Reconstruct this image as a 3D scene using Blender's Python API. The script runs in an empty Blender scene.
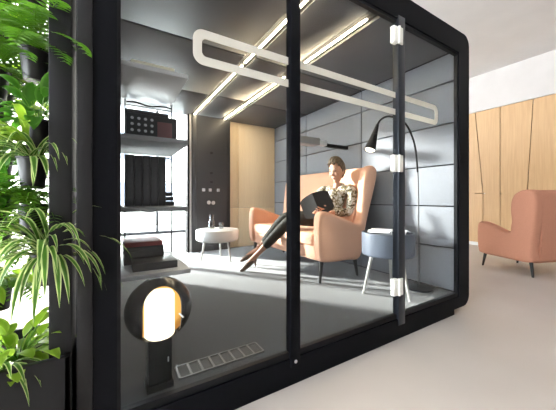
import bpy, bmesh, math, random
from mathutils import Vector, Matrix
random.seed(7)
S = bpy.context.scene
C = S.collection
PI = math.pi
V = Vector

# ------------------------------------------------------------------ materials
def mat(name, col, rough=0.5, metal=0.0, spec=0.5, emit=None, estr=0.0):
    m = bpy.data.materials.new(name); m.use_nodes = True
    b = m.node_tree.nodes['Principled BSDF']
    b.inputs['Base Color'].default_value = (*col, 1)
    b.inputs['Roughness'].default_value = rough
    b.inputs['Metallic'].default_value = metal
    b.inputs['Specular IOR Level'].default_value = spec
    if emit:
        b.inputs['Emission Color'].default_value = (*emit, 1)
        b.inputs['Emission Strength'].default_value = estr
    return m

def noise_mat(name, c1, c2, scale=60, rough=0.8, bump=0.2, detail=4, stretch=(1,1,1), spec=0.3, dist=0.002, lo=0.35, hi=0.65):
    m = mat(name, c1, rough, spec=spec); nt = m.node_tree; N = nt.nodes; L = nt.links
    b = N['Principled BSDF']
    tc = N.new('ShaderNodeTexCoord'); mp = N.new('ShaderNodeMapping'); mp.inputs['Scale'].default_value = stretch
    nz = N.new('ShaderNodeTexNoise'); nz.inputs['Scale'].default_value = scale; nz.inputs['Detail'].default_value = detail
    cr = N.new('ShaderNodeValToRGB'); cr.color_ramp.elements[0].color = (*c1,1); cr.color_ramp.elements[1].color = (*c2,1)
    cr.color_ramp.elements[0].position = lo; cr.color_ramp.elements[1].position = hi
    L.new(tc.outputs['Object'], mp.inputs['Vector']); L.new(mp.outputs['Vector'], nz.inputs['Vector'])
    L.new(nz.outputs['Fac'], cr.inputs['Fac']); L.new(cr.outputs['Color'], b.inputs['Base Color'])
    if bump:
        bp = N.new('ShaderNodeBump'); bp.inputs['Strength'].default_value = bump; bp.inputs['Distance'].default_value = dist
        L.new(nz.outputs['Fac'], bp.inputs['Height']); L.new(bp.outputs['Normal'], b.inputs['Normal'])
    return m

def glass_mat(name, tint=(0.95,0.97,0.98), base=0.011, top=0.55, rough=0.0):
    m = bpy.data.materials.new(name); m.use_nodes = True
    nt = m.node_tree; N = nt.nodes; L = nt.links; N.clear()
    out = N.new('ShaderNodeOutputMaterial'); mix = N.new('ShaderNodeMixShader')
    tr = N.new('ShaderNodeBsdfTransparent'); tr.inputs['Color'].default_value = (*tint,1)
    gl = N.new('ShaderNodeBsdfGlossy'); gl.inputs['Roughness'].default_value = rough
    lw = N.new('ShaderNodeLayerWeight'); lw.inputs['Blend'].default_value = 0.5
    pw = N.new('ShaderNodeMath'); pw.operation = 'POWER'; pw.inputs[1].default_value = 5
    ma = N.new('ShaderNodeMath'); ma.operation = 'MULTIPLY_ADD'; ma.inputs[1].default_value = top; ma.inputs[2].default_value = base
    L.new(lw.outputs['Facing'], pw.inputs[0]); L.new(pw.outputs[0], ma.inputs[0])
    L.new(ma.outputs[0], mix.inputs[0]); L.new(tr.outputs[0], mix.inputs[1]); L.new(gl.outputs[0], mix.inputs[2])
    L.new(mix.outputs[0], out.inputs[0])
    return m

def frost_mat(name, col):
    m = bpy.data.materials.new(name); m.use_nodes = True
    nt = m.node_tree; N = nt.nodes; L = nt.links; N.clear()
    out = N.new('ShaderNodeOutputMaterial'); a = N.new('ShaderNodeAddShader')
    d = N.new('ShaderNodeBsdfDiffuse'); t = N.new('ShaderNodeBsdfTranslucent')
    d.inputs[0].default_value = (*[c*0.62 for c in col],1); t.inputs[0].default_value = (*[c*0.36 for c in col],1)
    L.new(d.outputs[0], a.inputs[0]); L.new(t.outputs[0], a.inputs[1]); L.new(a.outputs[0], out.inputs[0])
    return m

def wood_mat(name, c1, c2, rough=0.45, axis='Z'):
    st = {'Z': (14,14,0.7), 'Y': (14,0.7,14)}[axis]
    return noise_mat(name, c1, c2, scale=3.0, rough=rough, bump=0.03, detail=6, stretch=st, spec=0.4, lo=0.3, hi=0.7)

def leaf_mat(name, mid, edge, wid=0.25):
    m = bpy.data.materials.new(name); m.use_nodes = True
    nt = m.node_tree; N = nt.nodes; L = nt.links
    b = N['Principled BSDF']; out = N['Material Output']
    b.inputs['Roughness'].default_value = 0.4
    tc = N.new('ShaderNodeTexCoord'); sp = N.new('ShaderNodeSeparateXYZ')
    L.new(tc.outputs['UV'], sp.inputs[0])
    s = N.new('ShaderNodeMath'); s.operation = 'SUBTRACT'; s.inputs[1].default_value = 0.5
    a = N.new('ShaderNodeMath'); a.operation = 'ABSOLUTE'
    L.new(sp.outputs['X'], s.inputs[0]); L.new(s.outputs[0], a.inputs[0])
    cr = N.new('ShaderNodeValToRGB'); cr.color_ramp.elements[0].color = (*mid,1); cr.color_ramp.elements[1].color = (*edge,1)
    cr.color_ramp.elements[0].position = wid; cr.color_ramp.elements[1].position = wid+0.1
    L.new(a.outputs[0], cr.inputs['Fac']); L.new(cr.outputs['Color'], b.inputs['Base Color'])
    t = N.new('ShaderNodeBsdfTranslucent'); L.new(cr.outputs['Color'], t.inputs[0])
    mx = N.new('ShaderNodeMixShader'); mx.inputs[0].default_value = 0.5
    L.new(b.outputs[0], mx.inputs[1]); L.new(t.outputs[0], mx.inputs[2]); L.new(mx.outputs[0], out.inputs[0])
    return m

M = {}
M['black'] = mat('black_frame', (0.003,0.0034,0.005), 0.55, spec=0.08)
M['black2'] = mat('black_satin', (0.005,0.0055,0.007), 0.4, spec=0.2)
M['mull'] = mat('dark_anodised', (0.02,0.024,0.032), 0.3, 0.4, 0.4)
M['felt'] = noise_mat('grey_felt', (0.175,0.185,0.205), (0.21,0.22,0.245), 140, 0.75, 0.1)
M['ceilfelt'] = noise_mat('charcoal_ceiling_felt', (0.075,0.076,0.08), (0.095,0.096,0.10), 140, 0.4, 0.1)
M['carpet'] = noise_mat('grey_carpet', (0.03,0.031,0.033), (0.07,0.073,0.078), 260, 0.95, 0.6)
for n_ in M['carpet'].node_tree.nodes:
    if n_.type == 'BSDF_PRINCIPLED':
        n_.inputs['Sheen Weight'].default_value = 0.85; n_.inputs['Sheen Roughness'].default_value = 0.28
M['darkgap'] = mat('dark_gap', (0.01,0.01,0.012), 0.9)
M['glass'] = glass_mat('clear_glass')
M['wglass'] = glass_mat('window_glass', (0.98,0.99,1.0), 0.03, 0.7)
M['bglass'] = glass_mat('bottle_glass', (0.9,0.93,0.94), 0.1, 0.8)
M['smoke'] = mat('lamp_black', (0.014,0.013,0.013), 0.22)
M['gold'] = mat('gold_lining', (0.62,0.42,0.14), 0.35, 0.9)
M['frost'] = frost_mat('frosted_band', (0.74,0.72,0.66))
M['strip'] = mat('led_strip', (1,0.95,0.85), 0.5, emit=(1,0.80,0.52), estr=48)
M['lampglow'] = mat('lamp_diffuser', (1,0.95,0.85), 0.4, emit=(1,0.86,0.62), estr=0.85)
M['bulb'] = mat('reading_bulb', (1,0.95,0.85), 0.4, emit=(1,0.88,0.66), estr=1.6)
M['oak'] = wood_mat('pale_oak', (0.86,0.68,0.46), (0.92,0.75,0.52))
M['oakcab'] = wood_mat('honey_oak', (0.50,0.31,0.15), (0.58,0.37,0.19))
M['peach'] = noise_mat('peach_wool', (0.74,0.41,0.275), (0.80,0.47,0.325), 220, 0.85, 0.25)
M['rust'] = noise_mat('rust_wool', (0.52,0.235,0.15), (0.60,0.285,0.19), 220, 0.85, 0.25)
M['ebony'] = mat('black_leg', (0.012,0.011,0.011), 0.4)
M['whitelac'] = mat('white_lacquer', (0.78,0.77,0.75), 0.35)
M['greylac'] = mat('grey_lacquer', (0.12,0.14,0.18), 0.4)
M['legwood'] = mat('ash_leg', (0.50,0.48,0.45), 0.5)
M['hinge'] = mat('pale_hinge', (0.80,0.80,0.74), 0.35, 0.1)
M['metal'] = mat('steel', (0.6,0.6,0.6), 0.3, 0.9)
M['polegrey'] = mat('pole_grey', (0.16,0.16,0.165), 0.35, 0.6)
M['column'] = mat('column_charcoal', (0.028,0.028,0.031), 0.4)
M['trim'] = mat('trim_charcoal', (0.010,0.010,0.011), 0.5, spec=0.25)
M['shade'] = mat('mesh_grey', (0.035,0.036,0.038), 0.6)
M['shelf'] = mat('grey_shelf', (0.20,0.205,0.215), 0.45)
M['shelflit'] = mat('sunlit_shelf_lacquer', (0.55,0.55,0.56), 0.25)  # grey shelf made paler: sunlight and window reflection put into the colour
M['cream'] = mat('cream_card', (0.78,0.74,0.58), 0.6)
M['paper'] = mat('paper', (0.86,0.86,0.88), 0.6)
M['bookblack'] = mat('book_black', (0.02,0.021,0.024), 0.45)
M['bookchar'] = mat('book_charcoal', (0.022,0.021,0.021), 0.7, spec=0.2)
M['bookred'] = mat('book_red', (0.34,0.055,0.045), 0.5)
M['maroon'] = mat('maroon_card', (0.16,0.07,0.07), 0.5)
M['silverdot'] = mat('silver_dot', (0.5,0.5,0.52), 0.4, 0.3)
M['skin'] = noise_mat('skin', (0.50,0.265,0.175), (0.56,0.31,0.21), 40, 0.5, 0.05)
M['lip'] = mat('lip', (0.45,0.12,0.11), 0.4)
M['eye'] = mat('eye', (0.04,0.025,0.02), 0.15)
M['brow'] = mat('brow', (0.09,0.055,0.035), 0.7)
M['trouser'] = noise_mat('olive_black_cloth', (0.025,0.024,0.02), (0.04,0.038,0.032), 120, 0.85, 0.2)
M['shoe'] = mat('brown_leather', (0.10,0.055,0.035), 0.35)
M['rfloor'] = noise_mat('beige_floor', (0.49,0.44,0.40), (0.53,0.48,0.44), 1.2, 0.38, 0.0, spec=0.45)
M['plaster'] = noise_mat('white_plaster', (0.68,0.665,0.66), (0.71,0.695,0.69), 3, 0.9, 0.0)
M['darkwall'] = noise_mat('charcoal_wall', (0.07,0.07,0.075), (0.085,0.085,0.09), 3, 0.9, 0.0)
M['soffit'] = noise_mat('warm_soffit', (0.55,0.52,0.50), (0.58,0.55,0.53), 3, 0.9, 0.0)
M['greyplanter'] = mat('grey_planter', (0.009,0.0092,0.010), 0.55, spec=0.25)
M['soil'] = noise_mat('soil', (0.02,0.014,0.01), (0.05,0.035,0.025), 80, 0.95, 0.5)
M['spider'] = leaf_mat('spider_leaf', (0.06,0.17,0.015), (0.46,0.54,0.22), 0.24)
M['fern'] = leaf_mat('fern_leaf', (0.08,0.22,0.012), (0.13,0.30,0.02), 0.3)
M['ivy'] = leaf_mat('broad_leaf', (0.05,0.17,0.012), (0.09,0.24,0.025), 0.3)
M['lime'] = leaf_mat('lime_leaf', (0.20,0.34,0.025), (0.27,0.41,0.05), 0.3)
M['winframe'] = mat('window_frame_dark', (0.05,0.05,0.055), 0.4)
M['facade'] = mat('facade_stone', (0.72,0.69,0.60), 0.8)
M['facwin'] = mat('facade_window', (0.25,0.27,0.30), 0.2)

# patterned blouse
def blouse_mat():
    m = mat('printed_blouse', (0.5,0.5,0.5), 0.75, spec=0.2); nt = m.node_tree; N = nt.nodes; L = nt.links
    b = N['Principled BSDF']; tc = N.new('ShaderNodeTexCoord')
    nz = N.new('ShaderNodeTexNoise'); nz.inputs['Scale'].default_value = 26; nz.inputs['Detail'].default_value = 2.5; nz.inputs['Distortion'].default_value = 1.2
    cr = N.new('ShaderNodeValToRGB'); e = cr.color_ramp.elements
    e[0].position = 0.36; e[0].color = (0.035,0.03,0.025,1)
    e[1].position = 0.60; e[1].color = (0.62,0.60,0.56,1)
    k = e.new(0.45); k.color = (0.22,0.17,0.08,1)
    k = e.new(0.52); k.color = (0.40,0.36,0.29,1)
    L.new(tc.outputs['Object'], nz.inputs['Vector']); L.new(nz.outputs['Fac'], cr.inputs['Fac']); L.new(cr.outputs['Color'], b.inputs['Base Color'])
    return m
M['blouse'] = blouse_mat()
def hair_mat():
    return noise_mat('brown_grey_hair', (0.03,0.021,0.015), (0.20,0.145,0.085), 34, 0.5, 0.9, 4, (1,5,5), dist=0.01)
M['hair'] = hair_mat()

# ------------------------------------------------------------------ mesh helpers
class MB:
    def __init__(s): s.bm = bmesh.new(); s.uv = None
    def box(s, a, b, bev=0.0, seg=2, rot=None, cen=None):
        c = [(a[i]+b[i])/2 for i in range(3)]; d = [abs(b[i]-a[i]) for i in range(3)]
        t = bmesh.new(); bmesh.ops.create_cube(t, size=1)
        for v in t.verts: v.co = V((v.co.x*d[0], v.co.y*d[1], v.co.z*d[2]))
        if bev: bmesh.ops.bevel(t, geom=t.edges[:], offset=min(bev, min(d)*0.49), segments=seg, profile=0.5, affect='EDGES')
        mt = Matrix.Translation(c)
        if rot is not None: mt = mt @ rot
        t.transform(mt); s.merge(t); return s
    def merge(s, t):
        me = bpy.data.meshes.new('tmp'); t.to_mesh(me); t.free(); s.bm.from_mesh(me); bpy.data.meshes.remove(me)
    def lathe(s, prof, loc=(0,0,0), seg=32, axis='Z', mat4=None, close=False):
        t = bmesh.new(); rings = []
        for r, z in prof:
            if r < 1e-5: rings.append([t.verts.new((0,0,z))])
            else: rings.append([t.verts.new((r*math.cos(2*PI*k/seg), r*math.sin(2*PI*k/seg), z)) for k in range(seg)])
        n = len(rings)
        for i in range(n if close else n-1):
            A, B = rings[i], rings[(i+1) % n]
            for k in range(seg):
                k2 = (k+1) % seg
                if len(A) == 1 and len(B) == 1: continue
                if len(A) == 1: t.faces.new((A[0], B[k2], B[k]))
                elif len(B) == 1: t.faces.new((A[k], A[k2], B[0]))
                else: t.faces.new((A[k], A[k2], B[k2], B[k]))
        bmesh.ops.recalc_face_normals(t, faces=t.faces)
        mt = Matrix.Translation(loc)
        if mat4 is not None: mt = mt @ mat4
        t.transform(mt); s.merge(t); return s
    def tube(s, pts, r, seg=10, cap=True):
        pts = [V(p) for p in pts]; n = len(pts)
        rr = r if isinstance(r, (list, tuple)) else [r]*n
        t = bmesh.new(); rings = []; up = None
        for i, p in enumerate(pts):
            d = (pts[min(i+1,n-1)] - pts[max(i-1,0)]).normalized()
            if up is None:
                up = V((0,0,1)) if abs(d.z) < 0.9 else V((1,0,0))
            x = (up - d*up.dot(d)).normalized(); y = d.cross(x); up = x
            rings.append([t.verts.new(p + x*rr[i]*math.cos(2*PI*k/seg) + y*rr[i]*math.sin(2*PI*k/seg)) for k in range(seg)])
        for i in range(n-1):
            for k in range(seg):
                t.faces.new((rings[i][k], rings[i][(k+1)%seg], rings[i+1][(k+1)%seg], rings[i+1][k]))
        if cap:
            t.faces.new(rings[0][::-1]); t.faces.new(rings[-1])
        bmesh.ops.recalc_face_normals(t, faces=t.faces)
        s.merge(t); return s
    def prism(s, poly, a, b, plane='XZ', bev=0.0, seg=3):
        """poly in plane, extruded along the third axis from a to b"""
        def mk(p, k):
            if plane == 'XZ': return (p[0], k, p[1])
            if plane == 'XY': return (p[0], p[1], k)
            return (k, p[0], p[1])
        t = bmesh.new()
        A = [t.verts.new(mk(p, a)) for p in poly]; B = [t.verts.new(mk(p, b)) for p in poly]
        n = len(poly)
        fa = t.faces.new(A); fb = t.faces.new(B[::-1])
        for i in range(n): t.faces.new((A[i], A[(i+1)%n], B[(i+1)%n], B[i]))
        bmesh.ops.recalc_face_normals(t, faces=t.faces)
        if bev:
            ed = [e for e in t.edges if (e.verts[0] in A) == (e.verts[1] in A)]
            bmesh.ops.bevel(t, geom=ed, offset=bev, segments=seg, profile=0.5, affect='EDGES')
        s.merge(t); return s
    def leaf(s, base, d, length, width, droop=0.8, seg=7, fold=0.25, shape='blade', side=None):
        if s.uv is None: s.uv = s.bm.loops.layers.uv.new('UVMap')
        p = V(base); d = V(d).normalized(); rows = []
        sd = side or d.cross(V((0,0,1)))
        if sd.length < 1e-3: sd = V((1,0,0))
        sd = sd.normalized(); st = length/seg
        for i in range(seg+1):
            f = i/seg
            if shape == 'blade': w = width*(0.55+0.9*f if f < 0.5 else 1.0)*(1-max(0,(f-0.55)/0.45)**1.6)
            else: w = width*math.sin(PI*min(1,f*0.97+0.03))**0.75*(1.15-0.45*f)
            w = max(w, width*0.03)
            nrm = sd.cross(d).normalized()
            rows.append((s.bm.verts.new(p - sd*w/2 + nrm*w*fold), s.bm.verts.new(p), s.bm.verts.new(p + sd*w/2 + nrm*w*fold)))
            p = p + d*st
            d = (d + V((0,0,-1))*droop*st/length*1.0*(0.6+f)).normalized()
        for i in range(seg):
            for k in (0,1):
                f = s.bm.faces.new((rows[i][k], rows[i][k+1], rows[i+1][k+1], rows[i+1][k]))
                us = [(k*0.5, i/seg), (k*0.5+0.5, i/seg), (k*0.5+0.5, (i+1)/seg), (k*0.5, (i+1)/seg)]
                for l, u in zip(f.loops, us): l[s.uv].uv = u
        return s
    def build(s, name, m, parent=None, smooth=True, ang=0.7, loc=None):
        me = bpy.data.meshes.new(name); s.bm.to_mesh(me); s.bm.free()
        return link(name, me, m, parent, smooth, ang)

def link(name, me, m, parent=None, smooth=True, ang=0.7):
    if smooth:
        for p in me.polygons: p.use_smooth = True
        try: me.set_sharp_from_angle(angle=ang)
        except Exception: pass
    me.materials.clear(); me.materials.append(m)
    o = bpy.data.objects.new(name, me); C.objects.link(o)
    if parent:
        o.parent = parent
        # geometry is authored in world space unless the parent is at the origin frame
        o.matrix_parent_inverse = pm(parent).inverted()
    return o

def pm(o):
    m = Matrix.LocRotScale(o.location, o.rotation_euler, o.scale)
    return pm(o.parent) @ o.matrix_parent_inverse @ m if o.parent else m

def tag(o, label=None, cat=None, group=None, kind=None):
    if label: o['label'] = label
    if cat: o['category'] = cat
    if group: o['group'] = group
    if kind: o['kind'] = kind
    return o

def thing(name, label, cat, loc=(0,0,0), group=None, rz=0):
    o = bpy.data.objects.new(name, None); C.objects.link(o)
    o.location = loc; o.rotation_euler = (0,0,rz); o.empty_display_size = 0.1
    return tag(o, label, cat, group)

def struct(name, mb, m):
    o = mb.build(name, m); o['kind'] = 'structure'; return o

def baked(o):
    """mesh of o with its modifiers applied; o is removed"""
    dg = bpy.context.evaluated_depsgraph_get(); dg.update()
    me = bpy.data.meshes.new_from_object(o.evaluated_get(dg))
    bpy.data.objects.remove(o); return me

def skin_mesh(verts, edges, radii, sub=2, root=0):
    me = bpy.data.meshes.new('skin'); me.from_pydata([tuple(v) for v in verts], edges, [])
    o = bpy.data.objects.new('skin', me); C.objects.link(o)
    sm = o.modifiers.new('s', 'SKIN'); sm.use_smooth_shade = True
    sv = me.skin_vertices[0].data
    for i, r in enumerate(radii):
        sv[i].radius = (r, r) if not isinstance(r, tuple) else r
        sv[i].use_root = (i == root)
    if sub:
        ss = o.modifiers.new('u', 'SUBSURF'); ss.levels = sub; ss.render_levels = sub
    return baked(o)

def remesh(meshes, voxel, smooth=0):
    bm = bmesh.new()
    for me in meshes: bm.from_mesh(me); bpy.data.meshes.remove(me)
    me = bpy.data.meshes.new('r'); bm.to_mesh(me); bm.free()
    o = bpy.data.objects.new('r', me); C.objects.link(o)
    r = o.modifiers.new('r', 'REMESH'); r.mode = 'VOXEL'; r.voxel_size = voxel
    if smooth:
        sm = o.modifiers.new('s', 'SMOOTH'); sm.factor = 0.5; sm.iterations = smooth
    return baked(o)

def smoothpoly(pts, n=4, closed=True):
    out = []; k = len(pts)
    for i in range(k):
        p0, p1, p2, p3 = (V((*pts[(i+j-1) % k],0)) for j in range(4))
        for a in range(n):
            t = a/n
            q = 0.5*((2*p1) + (-p0+p2)*t + (2*p0-5*p1+4*p2-p3)*t*t + (-p0+3*p1-3*p2+p3)*t**3)
            out.append((q.x, q.y))
    return out

def rrect(x0, z0, x1, z1, r, n=6):
    out = []
    for cx, cz, a0 in ((x1-r, z1-r, 0), (x0+r, z1-r, PI/2), (x0+r, z0+r, PI), (x1-r, z0+r, 1.5*PI)):
        for k in range(n+1):
            a = a0 + k*PI/2/n; out.append((cx+r*math.cos(a), cz+r*math.sin(a)))
    return out

def ring(outer, inner, y0, y1):
    t = bmesh.new(); n = len(outer)
    L = [[t.verts.new((p[0], y, p[1])) for p in loop] for y in (y0, y1) for loop in (outer, inner)]
    o0, i0, o1, i1 = L
    for k in range(n):
        j = (k+1) % n
        for q in ((o0[k],o0[j],i0[j],i0[k]), (o1[j],o1[k],i1[k],i1[j]), (o0[j],o0[k],o1[k],o1[j]), (i0[k],i0[j],i1[j],i1[k])):
            t.faces.new(q)
    bmesh.ops.recalc_face_normals(t, faces=t.faces)
    m = MB(); m.merge(t); return m

EYE = 0.944
ZF = 0.146           # carpet level inside the pod
ZC = 2.215           # pod ceiling

# ------------------------------------------------------------------ camera
cd = bpy.data.cameras.new('camera'); cam = bpy.data.objects.new('camera', cd); C.objects.link(cam)
cam.location = (0,0,EYE); cam.rotation_euler = (PI/2, 0, -math.asin(0.5225))
cd.sensor_width = 36; cd.lens = 36*272/556; cd.shift_y = -6/556; cd.clip_start = 0.02
S.camera = cam

# ------------------------------------------------------------------ room
RX0, RX1, RY0, RY1, RZ = -3.2, 6.9, -3.6, 8.0, 3.45
CABX = 6.35
struct('floor', MB().box((RX0-0.2,RY0-0.2,-0.1),(RX1+0.2,RY1+0.2,0)), M['rfloor'])
struct('ceiling', MB().box((RX0-0.2,RY0-0.2,RZ),(RX1+0.2,RY1+0.2,RZ+0.1)), M['plaster'])
struct('wall_front', MB().box((RX0,RY0-0.15,0),(RX1,RY0,RZ)), M['darkwall'])
struct('wall_right', MB().box((CABX,RY0,2.72),(RX1,RY1,RZ)).box((CABX+0.45,RY0,0),(RX1,RY1,2.72)), M['soffit'])
struct('wall_back', MB().box((3.2,RY1,0),(RX1,RY1+0.15,RZ)), M['plaster'])
# window walls: left side and the left part of the back
def window_wall(name, axis, pos, a0, a1, n, rails):
    m = MB(); th = 0.06
    def bx(u0,u1,z0,z1,d=th):
        if axis == 'X': m.box((pos-d,u0,z0),(pos,u1,z1))
        else: m.box((u0,pos,z0),(u1,pos+d,z1))
    for i in range(n+1):
        u = a0+(a1-a0)*i/n; bx(u-0.035,u+0.035,0,RZ)
    for z in rails: bx(a0,a1,z-0.035,z+0.035)
    f = m.build(name, M['winframe']); f['kind'] = 'structure'
    g = MB()
    if axis == 'X': g.box((pos-0.035,a0,0),(pos-0.025,a1,RZ))
    else: g.box((a0,pos+0.025,0),(a1,pos+0.035,RZ))
    g.build('window_pane', M['wglass'], f)
struct('wall_left', MB().box((RX0-0.15,RY0,0),(RX0,-1.0,RZ)), M['plaster'])
window_wall('window_1', 'X', RX0, -1.0, RY1, 4, (0.035, RZ-0.035))
window_wall('window_2', 'Y', RY1, RX0, 3.2, 3, (0.035, RZ-0.035))

# house across the street, seen through the windows
hb = thing('facade_building', 'pale stone building across the street, seen through the rear window of the pod', 'building', (2,16,0))
m = MB().box((-7,16,-6),(11,20,9)); m.build('facade', M['facade'], hb)  # left end extended out of view to block sun from the cabinets
for ix in range(10):
    for iz in range(4):
        x = -1.1+ix*1.2; z = -2.2+iz*2.6
        MB().box((x,15.93,z),(x+0.6,16.02,z+1.4)).build('window', M['facwin'], hb)

# tall oak cabinets on the right
edges = [( -1.1,-1.1),(-0.62,-0.70),(-0.14,-0.14),(0.34,0.26),(0.82,0.82),(1.30,1.22)]
edges = [(-1.62,-1.70),(-1.14,-1.14),(-0.66,-0.52),(-0.18,-0.18),(0.30,0.22),(0.78,0.78),(1.26,1.38),(1.74,1.82),(2.22,2.22),(2.64,2.50),(3.12,3.12),(3.6,3.7),(4.1,4.1)]
names = ['oak cabinet near the camera end of the wall']*20
for i in range(5,11):
    (t0,b0),(t1,b1) = edges[i], edges[i+1]
    lab = {6:'oak cabinet largely behind the orange wing chair, right edge of photo', 7:'oak cabinet with a leaning left seam, just left of the orange chair back', 8:'oak cabinet seen above the orange chair seat, its right edge upright',
           9:'oak cabinet right beside the black pod edge', 5:'oak cabinet wholly behind the back of the orange wing chair', 10:'oak cabinet hidden behind the black pod edge'}.get(i, 'tall oak cabinet of the wall row, out of the photo')
    c = thing('tall_cabinet', lab, 'cabinet', (CABX+0.2,(b0+b1)/2,0), 'tall oak cabinets along the right wall')
    ym0, ym1 = max(t0,b0), min(t1,b1)
    MB().box((CABX+0.04,ym0+0.02,0),(CABX+0.44,ym1-0.02,2.715)).build('body', M['oakcab'], c)
    g = 0.006
    up = MB().prism([(b0+g,1.06),(b1-g,1.06),(t1-g,2.71),(t0+g,2.71)], CABX, CABX+0.03, 'YZ'); up.build('upper_door', M['oakcab'], c)
    MB().box((CABX,b0+g,0.07),(CABX+0.03,b1-g,1.048)).build('lower_door', M['oakcab'], c)
    MB().box((CABX+0.035,b0+g+0.02,0.0),(CABX+0.05,b1-g-0.02,0.065)).build('kickboard', M['whitelac'], c)

# ------------------------------------------------------------------ the pod
PX0, PX1, PZ0, PZ1 = -0.10, 2.605, 0.05, 2.324
GX0, GX1, GZ0, GZ1 = 0.017, 2.436, 0.141, 2.15
YB = 4.25
pod = thing('office_pod', 'black framed glass meeting pod with rounded corners and grey felt lining', 'meeting pod', (1.25,1.2,0))
def P(name, mb, m, parent=None, **k): return mb.build(name, m, parent or pod, **k)
P('front_frame', ring(rrect(PX0,PZ0,PX1,PZ1,0.085), rrect(GX0,GZ0,GX1,GZ1,0.006), 1.128, 1.168), M['black'])
P('glazing_rail', ring(rrect(GX0,GZ0,GX1,GZ1,0.004), rrect(GX0+0.012,GZ0+0.03,GX1-0.012,GZ1-0.02,0.004), 1.138, 1.163), M['black2'])
P('plinth', MB().box((0.0,1.14,0),(2.386,YB,0.05)), M['black'])
P('base_deck', MB().box((PX0+0.01,1.168,0.05),(PX1-0.01,YB+0.1,ZF-0.012)), M['black'])
P('carpet', MB().box((0.03,1.168,ZF-0.012),(2.51,YB-0.01,ZF)), M['carpet'])
# roof shell and ceiling panels
P('roof', MB().box((PX0+0.01,1.168,ZC+0.06),(PX1-0.01,YB+0.1,PZ1-0.005)), M['black'])
joints = [1.168, 2.22, 3.285, YB]
m = MB()
for a, b in zip(joints[:-1], joints[1:]):
    for x0, x1 in ((0.03,1.02),(1.60,2.51)):
        m.box((x0+0.003,a+0.008,ZC),(x1-0.003,b-0.008,ZC+0.055), 0.006)
    m.box((1.12,a+0.008,ZC+0.012),(1.50,b-0.008,ZC+0.055), 0.006)
P('ceiling_panel', m, M['ceilfelt'])
for x in (1.07, 1.55):
    cch = P('light_channel', MB().box((x-0.05,1.21,ZC+0.02),(x-0.018,YB-0.02,ZC+0.055)).box((x+0.018,1.21,ZC+0.02),(x+0.05,YB-0.02,ZC+0.055)).box((x-0.05,1.21,ZC+0.045),(x+0.05,YB-0.02,ZC+0.058)), M['darkgap'])
    for a, b in ((1.32,2.34),(2.40,3.30),(3.36,4.16)):
        P('light_strip', MB().box((x-0.006,a,ZC+0.004),(x+0.006,b,ZC+0.012)), M['strip'], cch)
# right wall: felt panels in rows with a joint at 2.22
m = MB().box((2.545,1.168,ZF),(2.56,YB,ZC)); P('wall_backing', m, M['darkgap'])
zs = [ZF, 0.516, 0.88, 1.243, 1.605, 1.967, ZC]
m = MB()
for a, b in zip(joints[:-1], joints[1:]):
    for z0, z1 in zip(zs[:-1], zs[1:]): m.box((2.51,a+0.005,z0+0.005),(2.545,b-0.005,z1-0.005), 0.006)
P('felt_wall', m, M['felt'])
P('outer_side_panel', MB().box((2.56,1.168,0.06),(2.595,YB+0.1,PZ1-0.01)), M['black'])
# left wall: solid near the shelf, glass beyond
P('left_wall', MB().box((-0.06,1.168,ZF-0.01),(0.03,3.40,ZC+0.05)), M['ceilfelt'])
P('left_glass', MB().box((-0.02,3.40,ZF),(-0.01,YB-0.05,ZC)), M['glass'])
P('left_post', MB().box((-0.06,YB-0.05,ZF-0.01),(0.03,YB+0.05,ZC+0.05)), M['black'])
# rear: window, black service column, oak panel
P('rear_glass', MB().box((0.03,YB+0.0,ZF),(1.0,YB+0.01,ZC)), M['glass'])
P('rear_post', MB().box((0.965,YB-0.10,ZF),(0.995,YB+0.05,ZC)), M['black'])
P('rear_edge', MB().box((0.995,YB-0.08,ZF),(1.028,YB+0.05,ZC)), M['whitelac'])
col = P('service_column', MB().box((1.03,4.13,ZF),(1.63,YB+0.08,ZC), 0.004).box((1.09,4.126,ZF+0.02),(1.57,4.132,ZC-0.02)), M['column'])
for z in (1.656, 1.346, 1.207):
    m = MB().box((1.30,4.112,z-0.014),(1.34,4.13,z+0.014), 0.004); P('sensor_button', m, M['darkgap'], col)
for x in (1.20, 1.30, 1.43):
    P('socket', MB().box((x-0.022,4.114,1.06),(x+0.022,4.13,1.105), 0.005), M['silverdot'], col)
m = MB().lathe([(0.0,0.014),(0.024,0.014),(0.03,0.0)], (1.28,4.126,0.89), 20, mat4=Matrix.Rotation(PI/2,4,'X'))
m.lathe([(0.0,0.014),(0.024,0.014),(0.03,0.0)], (1.35,4.126,0.885), 20, mat4=Matrix.Rotation(PI/2,4,'X'))
P('control_dial', m, M['metal'], col)
m = MB()
for x0, x1 in ((1.63,1.80),(1.80,2.51)):
    for z0, z1 in ((ZF,0.80),(0.80,ZC)): m.box((x0+0.002,YB-0.04,z0+0.002),(x1-0.002,YB+0.0,z1-0.002), 0.002)
P('oak_panel', m, M['oak'])
P('rear_backing', MB().box((1.63,YB+0.005,ZF),(2.56,YB+0.05,ZC)), M['darkgap'])
# mullions
for x0, x1 in ((0.764,0.823),(1.628,1.70)):
    P('mullion', MB().box((x0,1.122,0.10),(x1,1.168,GZ1+0.02), 0.004), M['mull'] if x0 > 1 else M['black'])
P('corner_trim', MB().box((PX0+0.002,1.122,0.14),(-0.055,1.13,2.23),0.003), M['trim'])
P('screw', MB().lathe([(0,0.003),(0.008,0.003),(0.009,0)], (0.793,1.122,0.125), 12, mat4=Matrix.Rotation(PI/2,4,'X')), M['metal'])
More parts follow.
